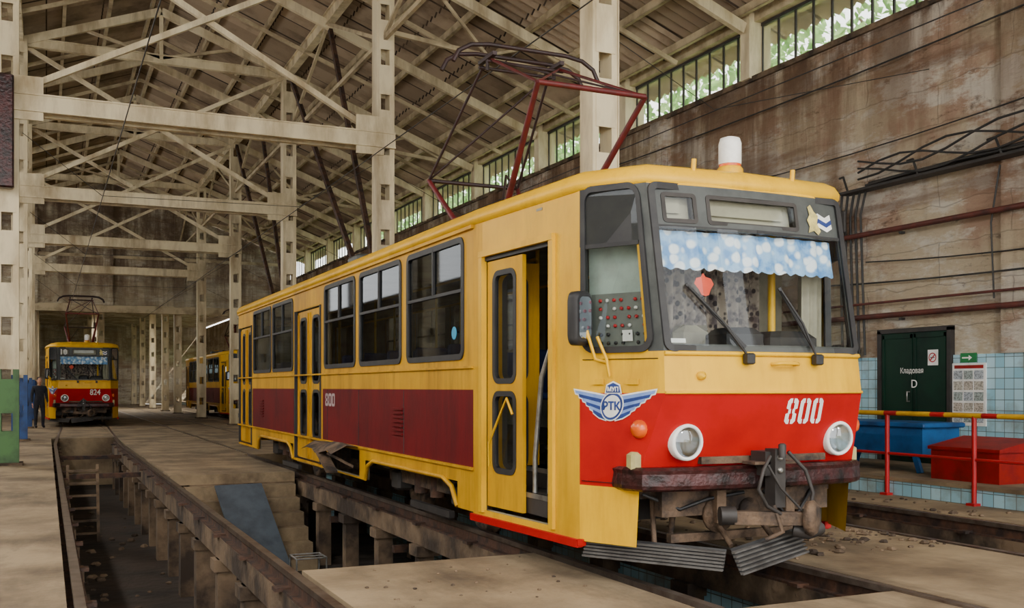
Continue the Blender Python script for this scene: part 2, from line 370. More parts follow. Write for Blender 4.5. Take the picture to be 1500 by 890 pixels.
        mb.beam(dm(-.02,.28,.0),dm(L1,.28,.0),.05,.06,RED)
        L2=.73; cm=segmap(A,B,L2,sx)
        def cmf(s,z):
            if z>1.67 and s>.60: return GRY
            if z>2.44 and z<2.86: return BLK
            return YEL if z<.71 or z>1.38 else RED
        panel(mb,cm,[0,.60,L2],[.30,.71,.86,1.38,1.67,2.44,2.86,2.93],[(.05,.58,1.70,2.44)],cmf,None)
        ring(mb,cm,.02,.66,1.665,2.875,.12,.045,.02,BLK)
        mb.beam(cm(.04,2.44,.0),cm(.60,2.44,.0),.02,.03,BLK)
        pane(gl,cm,.04,.62,1.70,2.84,GLF,.006,.08)
        mb.beam(cm(.0,.29,.0),cm(.06,.29,.0),.05,.05,RED)
        mb.lathe(cm(.60,1.13,.0),(-sx,-.45,0),[(.065,0),(.065,.02),(.045,.05),(.01,.055)],ORG,14)
        q=cm(.63,.88,0); mb.bbox(q[0]-.045,q[0]+.045,q[1]-.06,q[1]+.04,.78,.97,pm_lamp,.02)
        for z in (.74,1.62): mb.beam(cm(.03,z,.003),cm(.68,z,.003),.006,.006,BRN)
        for s in (.12,.42): mb.beam(cm(s,1.46,.01),cm(s+.1,1.46,.01),.012,.04,YEL)
        rm=segmap(RA,S2,.63,sx); panel(mb,rm,[0,.63],[.32,.70,1.40,2.90],[],bands,CREAM)
        rm=segmap(RB,RA,.48,sx); panel(mb,rm,[0,.48],[.32,.70,1.40,2.90],[(.08,.4,1.7,2.7)],bands,CREAM)
        pane(gl,rm,.08,.4,1.7,2.7,GLS)
        mb.obj('side_body_left' if sx==1 else 'side_body_right',T); gl.obj('side_glass_left' if sx==1 else 'side_glass_right',T)
    mb=MB()
    for z0,z1,m in ((.32,.7,YELS),(.7,1.4,MAR),(1.4,1.7,YELS),(2.7,2.9,YELS)):
        mb.box(-.9,.9,15.43,15.47,z0,z1,m)
    mb.box(-.9,-.8,15.43,15.47,1.7,2.7,YELS); mb.box(.8,.9,15.43,15.47,1.7,2.7,YELS); mb.box(-.8,.8,15.44,15.45,1.7,2.7,GLS)
    mb.box(-1.2,1.2,2.45,14.9,.82,.90,DGRY); mb.box(-.4,1.1,.6,2.45,.82,.90,DGRY)
    out=[(-.86,.24),(0,.18),(.86,.24),(AX,.68),(HW,2.42),(HW,14.43),(AX,15.05),(.9,15.45),(-.9,15.45),(-AX,15.05),(-HW,14.43),(-HW,2.42),(-AX,.68)]
    def inset(k,z):
        r=[]
        for x,y in out:
            xx=x*(1-k/1.27); yy=y+k*(1 if y<3 else -1 if y>14 else 0)*(.9 if abs(x)<1.0 else .5)
            r.append((xx,yy,z))
        return r
    mb.grid([inset(.02,2.84),inset(-.03,2.87),inset(-.035,2.91),inset(.0,2.97),inset(.07,3.01),inset(.25,3.05),inset(.6,3.08)],YEL,True,True)
    mb.face(inset(.6,3.08),YEL); mb.face(inset(.06,2.83),CREAM)
    for x in (-.45,.45):
        mb.tube([(x,.25,2.97),(x,.24,3.07)],.018,YEL,8)
    mb.box(-.55,.55,6.3,8.3,3.07,3.22,DGRY); mb.bbox(-.5,.5,9,11,3.07,3.3,YELS,.04)
    mb.bbox(-.95,-.6,7.2,7.7,3.04,3.2,GRY,.03)
    mb.obj('roof_and_floor',T)
    lamp=MB(); lamp.lathe((.10,.55,3.03),(0,0,1),[(.10,0),(.10,.07),(.085,.09)],YEL,16); lamp.lathe((.10,.55,3.11),(0,0,1),[(.08,0),(.085,.02),(.08,.04)],ORG,16)
    lamp.lathe((.10,.55,3.14),(0,0,1),[(.088,0),(.088,.16),(.075,.2),(.03,.215)],WHT,16); lamp.obj('roof_beacon',T)
    mb=MB(); gl=MB()
    sb=[FL*k/10 for k in range(11)]
    holes=[(.06,1.69,1.72,2.54),(.12,.36,2.60,2.78),(.48,1.27,2.60,2.80)]
    def ff(s,z):
        if z<1.38: return RED
        if z<1.68: return YEL
        if z<2.85: return GRY
        return YEL
    panel(mb,fmap,sb,[.86,1.38,1.67,1.72,2.54,2.60,2.80,2.86,2.93],holes,ff,None)
    ring(mb,fmap,.0,1.75,1.665,2.87,.07,.05,.02,BLK)
    for k in range(10):
        a,b=sb[k],sb[k+1]
        a=max(a,.04);b=min(b,1.71)
        gl.face([fmap(a,1.71,.01),fmap(b,1.71,.01),fmap(b,2.55,.01),fmap(a,2.55,.01)],GLF)
    mb.beam(fmap(0,2.55,.0),fmap(.87,2.55,.0),.03,.025,BLK); mb.beam(fmap(.87,2.55,.0),fmap(1.75,2.55,.0),.03,.025,BLK)
    for s0,s1 in ((.12,.36),(.48,1.27)):
        ring(mb,fmap,s0-.02,s1+.02,2.58,2.80,.03,.03,.006,DGRY)
        mb.face([fmap(s0,2.6,-.08),fmap(s1,2.6,-.08),fmap(s1,2.8,-.08),fmap(s0,2.8,-.08)],CREAM)
        mb.face([fmap(s0+.05,2.66,-.06),fmap(s1-.08,2.66,-.06),fmap(s1-.08,2.77,-.06),fmap(s0+.05,2.77,-.06)],CREAM if not route else WHT)
        gl.face([fmap(s0,2.6,-.0),fmap(s1,2.6,-.0),fmap(s1,2.8,-.0),fmap(s0,2.8,-.0)],GLF)
    for z,m,w in ((1.655,YEL,.03),(1.385,YEL,.02)):
        mb.tube([fmap(FL*k/10,z,.005) for k in range(11)],w*.6,m,6)
    mb.tube([fx(.0,1.585,.0),fx(.0,1.585,.05),fx(.03,1.59,.06),fx(.17,1.59,.06),fx(.2,1.585,.05),fx(.2,1.585,0)],.014,YEL,6)
    mb.lathe(fx(-.6,1.5,.0),(0,-1,0),[(.03,0),(.03,.03),(.01,.045)],YEL,12)
    for x in (-.655,.715):
        p=fx(x,1.04,-.02)
        mb.lathe(p,(0,-1,-.05),[(.130,0),(.130,.055),(.120,.07),(.106,.066),(.104,.05)],WHT,28,False)
        mb.lathe((p[0],p[1]-.055,p[2]),(0,-1,-.05),[(.105,.0),(.09,-.03),(.06,-.055),(.025,-.065)],CHR,28)
        mb.lathe((p[0],p[1]-.02,p[2]),(0,-1,-.05),[(.022,-.02),(.022,.015),(.01,.025)],WHT,12)
        gl.lathe((p[0],p[1]-.062,p[2]),(0,-1,-.05),[(.105,0),(.09,.014),(.05,.024),(.01,.027)],HLG,28,False)
    mb.beam(fx(-.52,.905,.02),fx(0,.905,.02),.05,.05,UNDER); mb.beam(fx(0,.905,.02),fx(.60,.905,.02),.05,.05,UNDER)
    path=[(-.99,.42),(-1.0,.25),(-.95,.12),(-.8,.05),(-.4,.0),(0,-.02),(.4,.0),(.8,.05),(.93,.12),(.97,.25),(.96,.42)]
    rows=[]
    for i,(x,y) in enumerate(path):
        a=path[max(i-1,0)];b=path[min(i+1,len(path)-1)];dx,dy=b[0]-a[0],b[1]-a[1];n=math.hypot(dx,dy);ox,oy=dy/n,-dx/n
        rows.append([(x+ox*o,y+oy*o,z) for o,z in ((.03,.70),(.05,.715),(.055,.74),(.05,.82),(.055,.845),(.03,.865),(-.07,.865),(-.07,.70))])
    mb.grid(rows,BRN,True,False); mb.face(rows[0],BRN); mb.face(rows[-1],BRN)
    mb.box(-.75,.75,.2,.3,.5,.70,UNDER); mb.box(-.9,.9,.35,2.6,.62,.74,UNDER)
    mb.box(-.35,-.27,.1,1.5,.45,.7,UNDER); mb.box(.27,.35,.1,1.5,.45,.7,UNDER)
    for x in (-.6,-.15,.55): mb.tube([(x,.25,.68),(x+.05,.4,.32)],.022,UNDER,6)
    mb.box(-.62,.62,.28,.34,.30,.36,UNDER)
    mb.lathe((-.28,.22,.50),(0,-1,0),[(.08,0),(.13,.02),(.13,.05),(.07,.07),(.07,.1)],UNDER,16)
    mb.lathe((.0,.22,.52),(0,-1,0),[(.05,0),(.09,.02),(.09,.05),(.05,.07)],UNDER,16)
    mb.tube([(-.85,.3,.66),(-.6,.2,.55),(-.4,.15,.62),(-.1,.12,.66)],.014,BLK,6); mb.tube([(.1,.15,.66),(.35,.12,.42),(.6,.2,.66)],.014,BLK,6)
    c=MB()
    c.box(.03,.20,-.16,.0,.80,.97,DGRY); c.box(.075,.165,-.21,-.10,.58,.99,DGRY)
    for z in (.84,.93): c.lathe((.115,-.205,z),(0,-1,0),[(.022,0),(.022,.02),(.01,.025)],ALU,8)
    c.lathe((.12,-.23,.93),(0,0,1),[(.028,0),(.028,.09),(.015,.1)],DGRY,10)
    c.beam((-.22,-.12,.52),(.30,-.26,.50),.08,.09,UNDER); c.tube([(-.3,-.08,.53),(-.2,-.12,.53)],.065,DGRY,12)
    c.lathe((.32,-.24,.5),(.7,-1,0),[(.06,0),(.12,.01),(.13,.05),(.10,.08),(.05,.085)],UNDER,18)
    c.tube([(.24,-.2,.42),(.32,-.26,.40),(.46,-.22,.42)],.05,DGRY,10)
    c.tube([(.04,-.2,.94),(-.05,-.24,.85),(-.1,-.25,.72),(-.02,-.24,.6),(.1,-.24,.54)],.014,DGRY,6); c.tube([(.18,-.22,.97),(.30,-.26,.84),(.36,-.27,.68),(.34,-.26,.55)],.014,DGRY,6)
    c.tube([(.02,-.2,.88),(.1,-.24,.72),(.26,-.27,.56)],.010,DGRY,6); c.tube([(.05,-.22,.6),(.1,-.26,.42),(.0,-.2,.36)],.018,UNDER,6)
    c.box(-.06,.3,-.16,-.02,.88,.90,UNDER); c.obj('coupler',T,(-.16,0,0))
    def board(a,b,h,lean):
        a=V(a);b=V(b);d=(b-a).normalized();o=V((d.y,-d.x,0))
        for k in range(6):
            z=h*k/6
            off=o*(lean*(1-k/6)+.01)
            mb.beam(a+off+V((0,0,z)),b+off+V((0,0,z)),.03,.014,PLOW)
        mb.face([a+o*lean+V((0,0,-.01)),b+o*lean+V((0,0,-.01)),b+V((0,0,h)),a+V((0,0,h))],BLK)
    board((-1.08,.68,.20),(-.46,-.16,.18),.13,.08); board((-.46,-.20,.16),(.26,-.02,.24),.16,.09)
    board((.95,.62,.24),(.26,.0,.26),.10,.05)
    for x,y in ((-.75,.3),(-.3,.0),(.1,.0)): mb.tube([(x,y,.3),(x*.9,.45,.64)],.02,UNDER,6)
    mb.obj('front_body',T); gl.obj('windscreen_glass',T)
    w=MB()
    for x0,x1 in ((-.24,-.66),(.38,.12)):
        p=fx(x0,1.64,.05); q=fx(x1,2.12,.05)
        w.tube([p,((p[0]+q[0])/2+.02,(p[1]+q[1])/2-.02,(p[2]+q[2])/2),q],.009,BLK,6)
        w.beam(fx(x0-.0,1.70,.03),fx(x1+.0,2.14,.03),.015,.022,BLK)
        w.bbox(p[0]-.02,p[0]+.05,p[1]-.03,p[1]+.04,1.58,1.66,BLK,.01)
    w.obj('wipers',T)
    m=MB()
    c=segmap(A,B,.73,1); q=V(c(.07,1.92,.09))
    mmat=Matrix.Rotation(math.radians(18),3,'Z')
    pts=[]
    for yy,k in ((.05,.85),(.03,1),(-.03,1),(-.05,.85)):
        pts.append([q+mmat@V((a*k,yy,(b-1.92)*k)) for a,b in rrect(-.09,.09,1.72,2.11,.05)])
    m.grid(pts,BLK,True,True); m.face(pts[0],BLK); m.face(pts[-1],BLK)
    m.face([q+mmat@V((a,-.054,(b-1.92))) for a,b in rrect(-.06,.065,1.77,2.07,.04)],MIRR)
    m.tube([q+V((.03,.02,0)),V(c(.12,1.82,.07)),V(c(.18,1.62,.05)),V(c(.24,1.60,.0))],.014,YEL,6)
    m.tube([V(c(.20,1.78,.05)),V(c(.28,1.62,.05)),V(c(.28,1.5,.02))],.012,YEL,6)
    m.obj('mirror',T)
    lg=MB(); cc=(.31,1.29)
    cm=segmap(A,B,.73,1)
    for sg in (-1,1):
        for k in range(6):
            t0=.05; L=.30-.035*k; z=cc[1]+.075-.028*k
            pts=[(cc[0]+sg*t0,z-.01),(cc[0]+sg*(t0+L*.5),z+.0+.012),(cc[0]+sg*(t0+L),z+.035),(cc[0]+sg*(t0+L*.97),z+.012),(cc[0]+sg*(t0+L*.5),z-.02),(cc[0]+sg*t0,z-.036)]
            o=[(cc[0]+sg*(t0-.01),z-.0),(cc[0]+sg*(t0+L*.5),z+.024),(cc[0]+sg*(t0+L+.014),z+.047),(cc[0]+sg*(t0+L+.0),z+.004),(cc[0]+sg*(t0+L*.5),z-.03),(cc[0]+sg*(t0-.01),z-.046)]
            lg.face([cm(a,b,.004+.0004*k) for a,b in o],WHT); lg.face([cm(a,b,.007+.0004*k) for a,b in pts],LOGOB if k%2 else SKYB)
    circ=lambda r,off,mt,n=28:lg.face([cm(cc[0]+r*math.cos(2*math.pi*k/n),cc[1]-.005+r*math.sin(2*math.pi*k/n),off) for k in range(n)],mt)
    circ(.105,.011,WHT); circ(.096,.013,LOGOB); circ(.08,.015,WHT); circ(.074,.017,WHT)
    lg.face([cm(a,b,.014) for a,b in ((cc[0]-.075,cc[1]+.085),(cc[0]+.075,cc[1]+.085),(cc[0]+.06,cc[1]+.15),(cc[0],cc[1]+.175),(cc[0]-.06,cc[1]+.15))],WHT)
    lg.face([cm(a,b,.016) for a,b in ((cc[0]-.063,cc[1]+.092),(cc[0]+.063,cc[1]+.092),(cc[0]+.05,cc[1]+.143),(cc[0],cc[1]+.163),(cc[0]-.05,cc[1]+.143))],LOGOB)
    if not route: digits(lg,fmap,'800',1.02,1.155,.098,.185,.022,.033,.004,WHT)
    sm=lambda s,z,o=0:(-HW-o,7.62-s,z)
    if not route:
        digits(lg,sm,'800',0,1.17,.14,.17,.03,.035,.004,pale)
        lg.lathe((-HW-.012,2.85,1.92),(-1,0,0),[(.06,0),(.06,.004)],LOGOC,18)
    lg.obj('winged_emblem_and_numbers',T)
    ang=math.atan2(-.68,.28)
    text('РТК',.08,cm(cc[0],cc[1]-.005,.02),(math.radians(90),0,ang),LOGOB,T,'emblem_letters',.003)
    text('МУП',.045,cm(cc[0],cc[1]+.115,.02),(math.radians(90),0,ang),WHT,T,'emblem_letters_top',.001)
    if route:
        text(number,.30,fx(.35,1.235,.012),(math.radians(109),0,.02),WHT,T,'fleet_number',.004,.8)
        text('10',.26,fx(-.70,2.68,.04),(math.radians(80),0,0),WHT,T,'route_number',.008)
    it=MB()
    def stk(pts,mt,o): it.face([fx(a,b,o) for a,b in pts],mt)
    stk([(.56,2.60),(.62,2.63),(.70,2.60),(.76,2.63),(.75,2.74),(.69,2.71),(.62,2.74),(.56,2.71)],WHT,.005)
    stk([(.565,2.635),(.62,2.665),(.70,2.635),(.757,2.665),(.755,2.70),(.70,2.67),(.62,2.70),(.563,2.67)],LOGOB,.007)
    stk([(.50,2.58),(.56,2.60),(.60,2.57),(.63,2.60),(.60,2.66),(.62,2.72),(.58,2.75),(.55,2.80),(.52,2.78),(.53,2.72),(.50,2.68),(.52,2.63)],RLYm,.009)
    n=80
    for k in range(n):
        s0=.06+1.6*k/n; s1=.06+1.6*(k+1)/n; wv=lambda s:-.06-.012*math.sin(s*42)
        it.face([fmap(s0,2.27-.022*abs(math.sin(s0*30)),wv(s0)),fmap(s1,2.27-.022*abs(math.sin(s1*30)),wv(s1)),fmap(s1,2.53,wv(s1)),fmap(s0,2.53,wv(s0))],PELM,True)
    n=90
    rows=[[(-.75+1.35*k/n,.85+.04*math.sin(k*.9),z) for k in range(n+1)] for z in (1.3,2.75)]
    it.grid(rows,LACE,False,True)
    rows=[[(-.80+.14*k/12+(.0 if z>2 else .02),.32+.02*math.sin(k*1.3),z) for k in range(13)] for z in (1.72,2.5)]
    it.grid(rows,LACE,False,True)
    rows=[[(.62+.20*k/12,.34+.02*math.sin(k*1.3),z) for k in range(13)] for z in (1.72,2.5)]
    it.grid(rows,CREAM,False,True)
    it.tube([(.46,.5,1.2),(.46,.5,2.8)],.03,YEL,8)
    it.bbox(-.80,.80,.12,.5,1.2,1.70,DGRY,.03); it.bbox(-.20,.14,.14,.5,1.66,1.86,BLK,.05); it.bbox(.18,.62,.12,.45,1.66,1.84,BLK,.05)
    it.bbox(-.34,.0,.62,.75,1.1,1.90,CREAM,.06); it.bbox(-.28,.1,.6,.98,1.02,1.14,DGRY,.04)
    it.face([fx(x,z,-.10) for x,z in ((-.51,2.16),(-.49,2.20),(-.45,2.21),(-.43,2.24),(-.41,2.21),(-.37,2.20),(-.35,2.16),(-.38,2.12),(-.40,2.08),(-.43,2.07),(-.46,2.08),(-.48,2.12))],ORED)
    it.face([fx(x,z,-.05) for x,z in ((-.83,1.73),(-.66,1.73),(-.66,1.76),(-.83,1.76))],WHT)
    pts=[cm(a,b,-.10) for a,b in ((.04,1.66),(.62,1.66),(.62,2.1),(.04,2.1))]; it.face(pts,GRYP)
    pts=[cm(a,b,-.13) for a,b in ((.0,1.66),(.66,1.66),(.66,2.86),(.0,2.86))]; it.face(pts,LGREY)
    for r in range(6):
        for cidx in range(7):
            if (r*7+cidx)%5==4: continue
            p=cm(.13+.066*cidx,1.74+.062*r,-.10)
            it.lathe(p,(-.92,-.38,0),[(.013,0),(.013,.012),(.006,.016)],(RLR if (r+cidx)%3 else WHT) if r>1 else BLK,8)
    it.face([cm(a,b,-.085) for a,b in ((.33,1.75),(.42,1.75),(.42,1.83),(.33,1.83))],WHT)
    it.box(-.35,1.1,1.15,1.18,.9,2.85,CREAM)
    for k in range(11):
        y=3.1+k*.98
        for x in (.55,.95):
            it.bbox(x-.19,x+.19,y,y+.42,1.28,1.36,BLUE,.02); it.bbox(x-.19,x+.19,y+.38,y+.44,1.32,1.85,BLUE,.02); it.tube([(x,y+.2,.9),(x,y+.2,1.3)],.03,DGRY,6)
        if y<7.4 or 9.6<y<12.5:
            x=-.9; it.bbox(x-.19,x+.19,y,y+.42,1.28,1.36,BLUE,.02); it.bbox(x-.19,x+.19,y+.38,y+.44,1.32,1.85,BLUE,.02); it.tube([(x,y+.2,.9),(x,y+.2,1.3)],.03,DGRY,6)
    for y in (2.6,4.5,7.7,9.6,12.9):
        for x in (-.55,.35): it.tube([(x,y,.9),(x,y,2.82)],.018,YEL,6)
    for x in (-.6,.6): it.tube([(x,2.5,2.6),(x,14,2.6)],.016,YEL,6)
    it.box(-1.2,1.2,1.2,15,2.80,2.82,CREAM)
    it.obj('interior',T)
    bg=MB()
    for yc in (4.28,11.0):
        for dy in (-.95,.95):
            bg.tube([(-.78,yc+dy,.35),(.78,yc+dy,.35)],.07,UNDER,10)
            for x in (-.76,.76):
                s=1 if x>0 else -1
                bg.lathe((x-.06*s,yc+dy,.35),(s,0,0),[(.37,0),(.37,.03),(.34,.035),(.335,.10),(.27,.105),(.25,.07),(.13,.07),(.12,.14),(.04,.15)],UNDER,24)
        for x in (-.98,.98):
            bg.beam((x,yc-1.25,.42),(x,yc+1.25,.42),.12,.14,UNDER); bg.beam((x,yc-.5,.56),(x,yc+.5,.56),.12,.12,UNDER)
            for dy in (-.95,.95):
                bg.bbox(x-.1,x+.1,yc+dy-.14,yc+dy+.14,.25,.48,DGRY,.03)
            for dy in (-.25,.25):
                bg.tube([(x*1.02,yc+dy,.28),(x*1.02,yc+dy,.60)],.08,RUST,12)
            bg.box(x-.03,x+.03,yc-.6,yc+.6,.10,.17,DGRY)
        bg.box(-.9,.9,yc-.2,yc+.2,.35,.6,UNDER)
    bg.box(-.9,.9,6.0,9.3,.45,.8,DGRY); bg.box(-1.05,-.6,7.7,9.2,.30,.7,UNDER)
    bg.obj('bogies',T)
    if not route:
        h=MB(); rr_=[]
        for k in range(7):
            y=5.95+1.55*k/6; b=.02*math.sin(k*2)
            rr_.append([(-HW-.01,y,.70),(-HW-.16+b,y+.05,.72+.03*math.sin(k)),(-HW-.34+b,y+.1,.62+.03*math.sin(k*1.7))])
        h.grid(rr_,UNDER,False,False); h.beam((-HW-.02,6.2,.45),(-HW-.32,6.3,.62),.03,.03,UNDER); h.beam((-HW-.30,6.15,.40),(-HW-.30,6.7,.62),.14,.02,UNDER)
        h.obj('side_hatch',T)
    p=MB(); zb=3.16
    for x in (-.45,.45): p.beam((x,3.3,zb),(x,5.1,zb),.07,.08,PRED)
    for y in (3.4,4.2,5.0): p.beam((-.5,y,zb),(.5,y,zb),.07,.07,PRED)
    for x in (-.45,.45):
        for y in (3.4,5.0): p.lathe((x,y,3.05),(0,0,1),[(.05,0),(.07,.02),(.04,.04),(.07,.06),(.04,.09)],DGRY,10)
    NK=[(-.58,2.53,4.24),(.58,2.53,4.24)]; FK=[(-.58,5.46,3.87),(.58,5.46,3.87)]; HD=(4.12,4.98)
    for i,x in enumerate((-.42,.42)):
        p.tube([(x,3.62,zb+.06),NK[i]],.036,PRED,8,r2=.028); p.tube([(x,4.85,zb+.06),FK[i]],.036,PRED,8,r2=.028)
        hx=x*.95
        p.tube([NK[i],(hx,HD[0]-.12,HD[1]-.08)],.017,PRED,6); p.tube([FK[i],(hx,HD[0]+.12,HD[1]-.08)],.017,PDK,6)
        p.tube([(x*1.1,3.62,zb+.1),(x*1.2,4.85,zb+.16)],.02,PRED,6)
    p.tube(NK,.028,PRED,8); p.tube(FK,.024,PDK,8)
    p.tube([NK[0],(.4,HD[0]-.12,HD[1]-.08)],.012,PRED,6); p.tube([NK[1],(-.4,HD[0]-.12,HD[1]-.08)],.012,PDK,6)
    p.tube([FK[0],(.4,HD[0]+.12,HD[1]-.08)],.012,PDK,6)
    p.tube([(-.42,3.7,zb+.1),(-.1,4.3,3.75),FK[1]],.014,PDK,6)
    for y in (-.17,.17):
        p.tube([(-.86,HD[0]+y,HD[1]-.17),(-.80,HD[0]+y,HD[1]-.05),(-.66,HD[0]+y,HD[1]+.03),(-.45,HD[0]+y,HD[1]+.06),(.45,HD[0]+y,HD[1]+.06),(.66,HD[0]+y,HD[1]+.03),(.80,HD[0]+y,HD[1]-.05),(.86,HD[0]+y,HD[1]-.17)],.024,PDK,8)
    for x in (-.4,.4):
        p.beam((x,HD[0]-.2,HD[1]-.03),(x,HD[0]+.2,HD[1]-.03),.05,.04,PDK); p.tube([(x,HD[0],HD[1]-.03),(x,HD[0],HD[1]-.16)],.02,PDK,6)
    p.tube([(-.45,HD[0]-.12,HD[1]-.1),(.45,HD[0]-.12,HD[1]-.1)],.018,PDK,6); p.tube([(-.45,HD[0]+.12,HD[1]-.1),(.45,HD[0]+.12,HD[1]-.1)],.018,PDK,6)
    p.obj('pantograph',T)
    return T
pm_lamp=pm('lamp_cover_greenish',srgb(176,166,110),srgb(140,130,86),6,rough=.4)
HLG=glassmat('headlight_glass',(.86,.90,.92,1),.12,.12,.6)
pale=pm('number_pale',srgb(206,190,190),srgb(170,150,150),8,rough=.5)
GRYP=pm('breaker_panel_grey',srgb(104,110,104),srgb(84,90,86),6,rough=.5)
LOGOC=pm('sticker_cyan',srgb(40,150,190),srgb(30,120,160),6,rough=.5)
RLYm=pm('bird_yellow',srgb(206,190,110),srgb(150,140,90),20,rough=.5)
TX=4.70
make_tram((TX,5.84,0),'800')
make_tram((1.25,39.5,0),'824',route='10')
make_tram((8.3,44.0,0),'811',route='7')
# ------------------------------------------------------------------ FLOOR / PITS
YB=57; YE=92; PZ=-1.35
f=MB()
def slab(x0,x1,y0,y1,z1=0,z0=-.16,m=CONC): f.box(x0,x1,y0,y1,z0,z1,m)
slab(-7,.12,-4,YE,0,PZ)
slab(1.80,3.80,-4,7.8); f.box(2.25,3.70,-4,7.5,PZ,-.16,CONCD)
slab(1.80,3.80,17.0,YE); f.box(2.1,3.80,17.0,YE,PZ,-.16,CONCD)
slab(3.80,5.52,-4,5.35,-.015); f.box(3.8,5.52,-4,5.30,PZ,-.17,CONCD)
slab(5.52,7.44,-4,YE); f.box(5.53,7.44,-4,YE,PZ,-.16,TILE)
slab(9.16,10.15,-4,YE); f.box(9.17,10.15,-4,YE,PZ,-.16,TILE)
f.box(10.15,12.5,-4,YE,-.1,.23,TILE); f.box(10.13,12.5,-4,YE,.19,.235,CONC)
f.box(-.5,10.2,-4,YE,PZ-.1,PZ,PITM)
f.box(.12,1.8,31,YE,PZ,-.01,CONC); f.box(3.8,5.52,22,YE,PZ,-.01,CONC); f.box(7.44,9.16,30,YE,PZ,-.01,CONC)
f.box(.1,9.2,-4.2,-4,PZ,-.02,CONCD)
f.obj('floor')
st=MB()
for k in range(6):
    st.box(2.0,3.75,17.0-.30*(k+1),17.0-.30*k,PZ,-.20*(k+1)+.02,CONC)
st.obj('pit_staircase')
sh=MB(); sh.beam((2.95,14.95,-1.3),(2.75,16.3,-.12),.75,.03,SLATE); sh.obj('sheet_metal_ramp')
stl=MB()
for x in (3.0,3.4):
    for y in (13.3,13.7): stl.tube([(x,y,PZ),(x,y,PZ+.5)],.012,ALU,6)
    stl.tube([(x,13.3,PZ+.5),(x,13.7,PZ+.5)],.012,ALU,6)
for y in (13.3,13.5,13.7): stl.tube([(3.0,y,PZ+.5),(3.4,y,PZ+.5)],.012,ALU,6)
for y in (13.3,13.7): stl.tube([(3.0,y,PZ+.2),(3.4,y,PZ+.2)],.012,ALU,6)
stl.obj('step_stool')
ld=MB()
for x in (.35,.85): ld.beam((x,19.6,PZ),(x,20.1,.0),.05,.05,CONCD)
for k in range(6): ld.beam((.35,19.65+.07*k,PZ+.15+.22*k),(.85,19.65+.07*k,PZ+.15+.22*k),.04,.04,CONCD,(0,1,0))
ld.obj('pit_ladder')
rb=MB(); R_=random.Random(3)
def stone(x,y,z,s,m):
    rows=[]
    ph=R_.random()*6
    for zz,k in ((0,.8),(.35,1),(.8,.6)):
        rows.append([(x+s*k*math.cos(ph+a*1.257)*(.7+.5*R_.random()),y+s*k*math.sin(ph+a*1.257)*(.7+.5*R_.random()),z+zz*s*.8) for a in range(5)])
    rb.grid(rows,m,True,False); rb.face(rows[-1],m)
for k in range(150): stone(5.6+R_.random()*1.8,6.6+abs(R_.gauss(0,1.3)),0,.015+.04*R_.random()**2,CONCD)
for k in range(60): stone(9.2+R_.random()*.9,6+R_.random()*6,0,.015+.03*R_.random(),CONCD)
for k in range(60): stone(2.3+R_.random()*1.4,7.9+R_.random()*7,PZ,.02+.07*R_.random(),CONCD)
for k in range(50): stone(.4+R_.random()*1.2,6+R_.random()*18,PZ,.02+.07*R_.random(),CONCD)
for k in range(50): stone(1.9+R_.random()*1.8,4.5+R_.random()*3.2,0,.008+.012*R_.random(),CONCD)
rb.obj('rubble')
def track(xa,xb,shift=0,ties=()):
    m=MB()
    for x in (xa,xb):
        ys=[-4,28,39,YE-.1]; xs=[x,x,x+shift,x+shift]
        for i in range(3):
            a=(xs[i],ys[i]);b=(xs[i+1],ys[i+1])
            m.beam((a[0],a[1],-.02),(b[0],b[1],-.02),.07,.045,RAILT); m.beam((a[0],a[1],-.09),(b[0],b[1],-.09),.02,.12,RUST); m.beam((a[0],a[1],-.145),(b[0],b[1],-.145),.14,.02,RUST)
        m.beam((x,-4,-.27),(x,30,-.27),.15,.23,CONCD)
        y=-3
        while y<30:
            w=.17+.06*R_.random()
            m.beam((x,y,PZ),(x,y,-.38),w,w,CONCD); m.beam((x,y,-.5),(x,y,-.38),.28,.28,CONCD)
            m.box(x-.13,x+.13,y-.06,y+.06,-.15,-.12,RUST); y+=1.55
    for y,z in ties: m.beam((xa,y,z),(xb,y,z),.09,.09,RUST)
    m.obj('tram_track')
track(.20,1.72,.28,((20.6,-.25),(26.1,-.25))); track(3.94,5.46,0,((12.1,-.6),(15.2,-.6))); track(7.54,9.06)
# ------------------------------------------------------------------ WALLS
XW=12.5
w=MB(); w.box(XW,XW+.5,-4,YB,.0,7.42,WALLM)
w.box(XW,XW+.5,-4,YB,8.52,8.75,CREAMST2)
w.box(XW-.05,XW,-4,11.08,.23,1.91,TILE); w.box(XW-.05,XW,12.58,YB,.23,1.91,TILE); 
w.box(XW-.06,XW,-4,YB,7.36,7.46,CONCD)
FR=[11.4+9.25*k for k in range(-1,6)]
edges=[2.15+4.62*k for k in range(0,12)]
for yy in edges:
    w.box(XW-.12,XW+.4,yy-.14,yy+.14,7.42,8.7,CREAMST)
for yy in FR: w.box(XW-.10,XW,yy-1.75,yy-1.2,1.91,7.36,WALLM)
w.obj('wall_right')
wg=glassmat('dusty_window_glass',(.97,1.0,.97,1),.0,.3,.3)
k=0
for a,b in zip([-2.47]+edges,edges+[YB+.0]):
    k+=1; m=MB(); a+=.14; b-=.14
    if b-a<1: continue
    m.box(XW+.16,XW+.24,a,b,7.42,7.50,DGRY); m.box(XW+.16,XW+.24,a,b,8.46,8.52,DGRY)
    n=9
    for i in range(n+1):
        yy=a+(b-a)*i/n; m.box(XW+.18,XW+.22,yy-.018,yy+.018,7.46,8.5,DGRY)
    m.face([(XW+.2,a,7.46),(XW+.2,b,7.46),(XW+.2,b,8.5),(XW+.2,a,8.5)],wg)
    m.obj('window_%d'%k)
w=MB(); RX,RZ=2.93,12.2; LX=-6.64
def roofz(x): return RZ-abs(x-RX)*.376
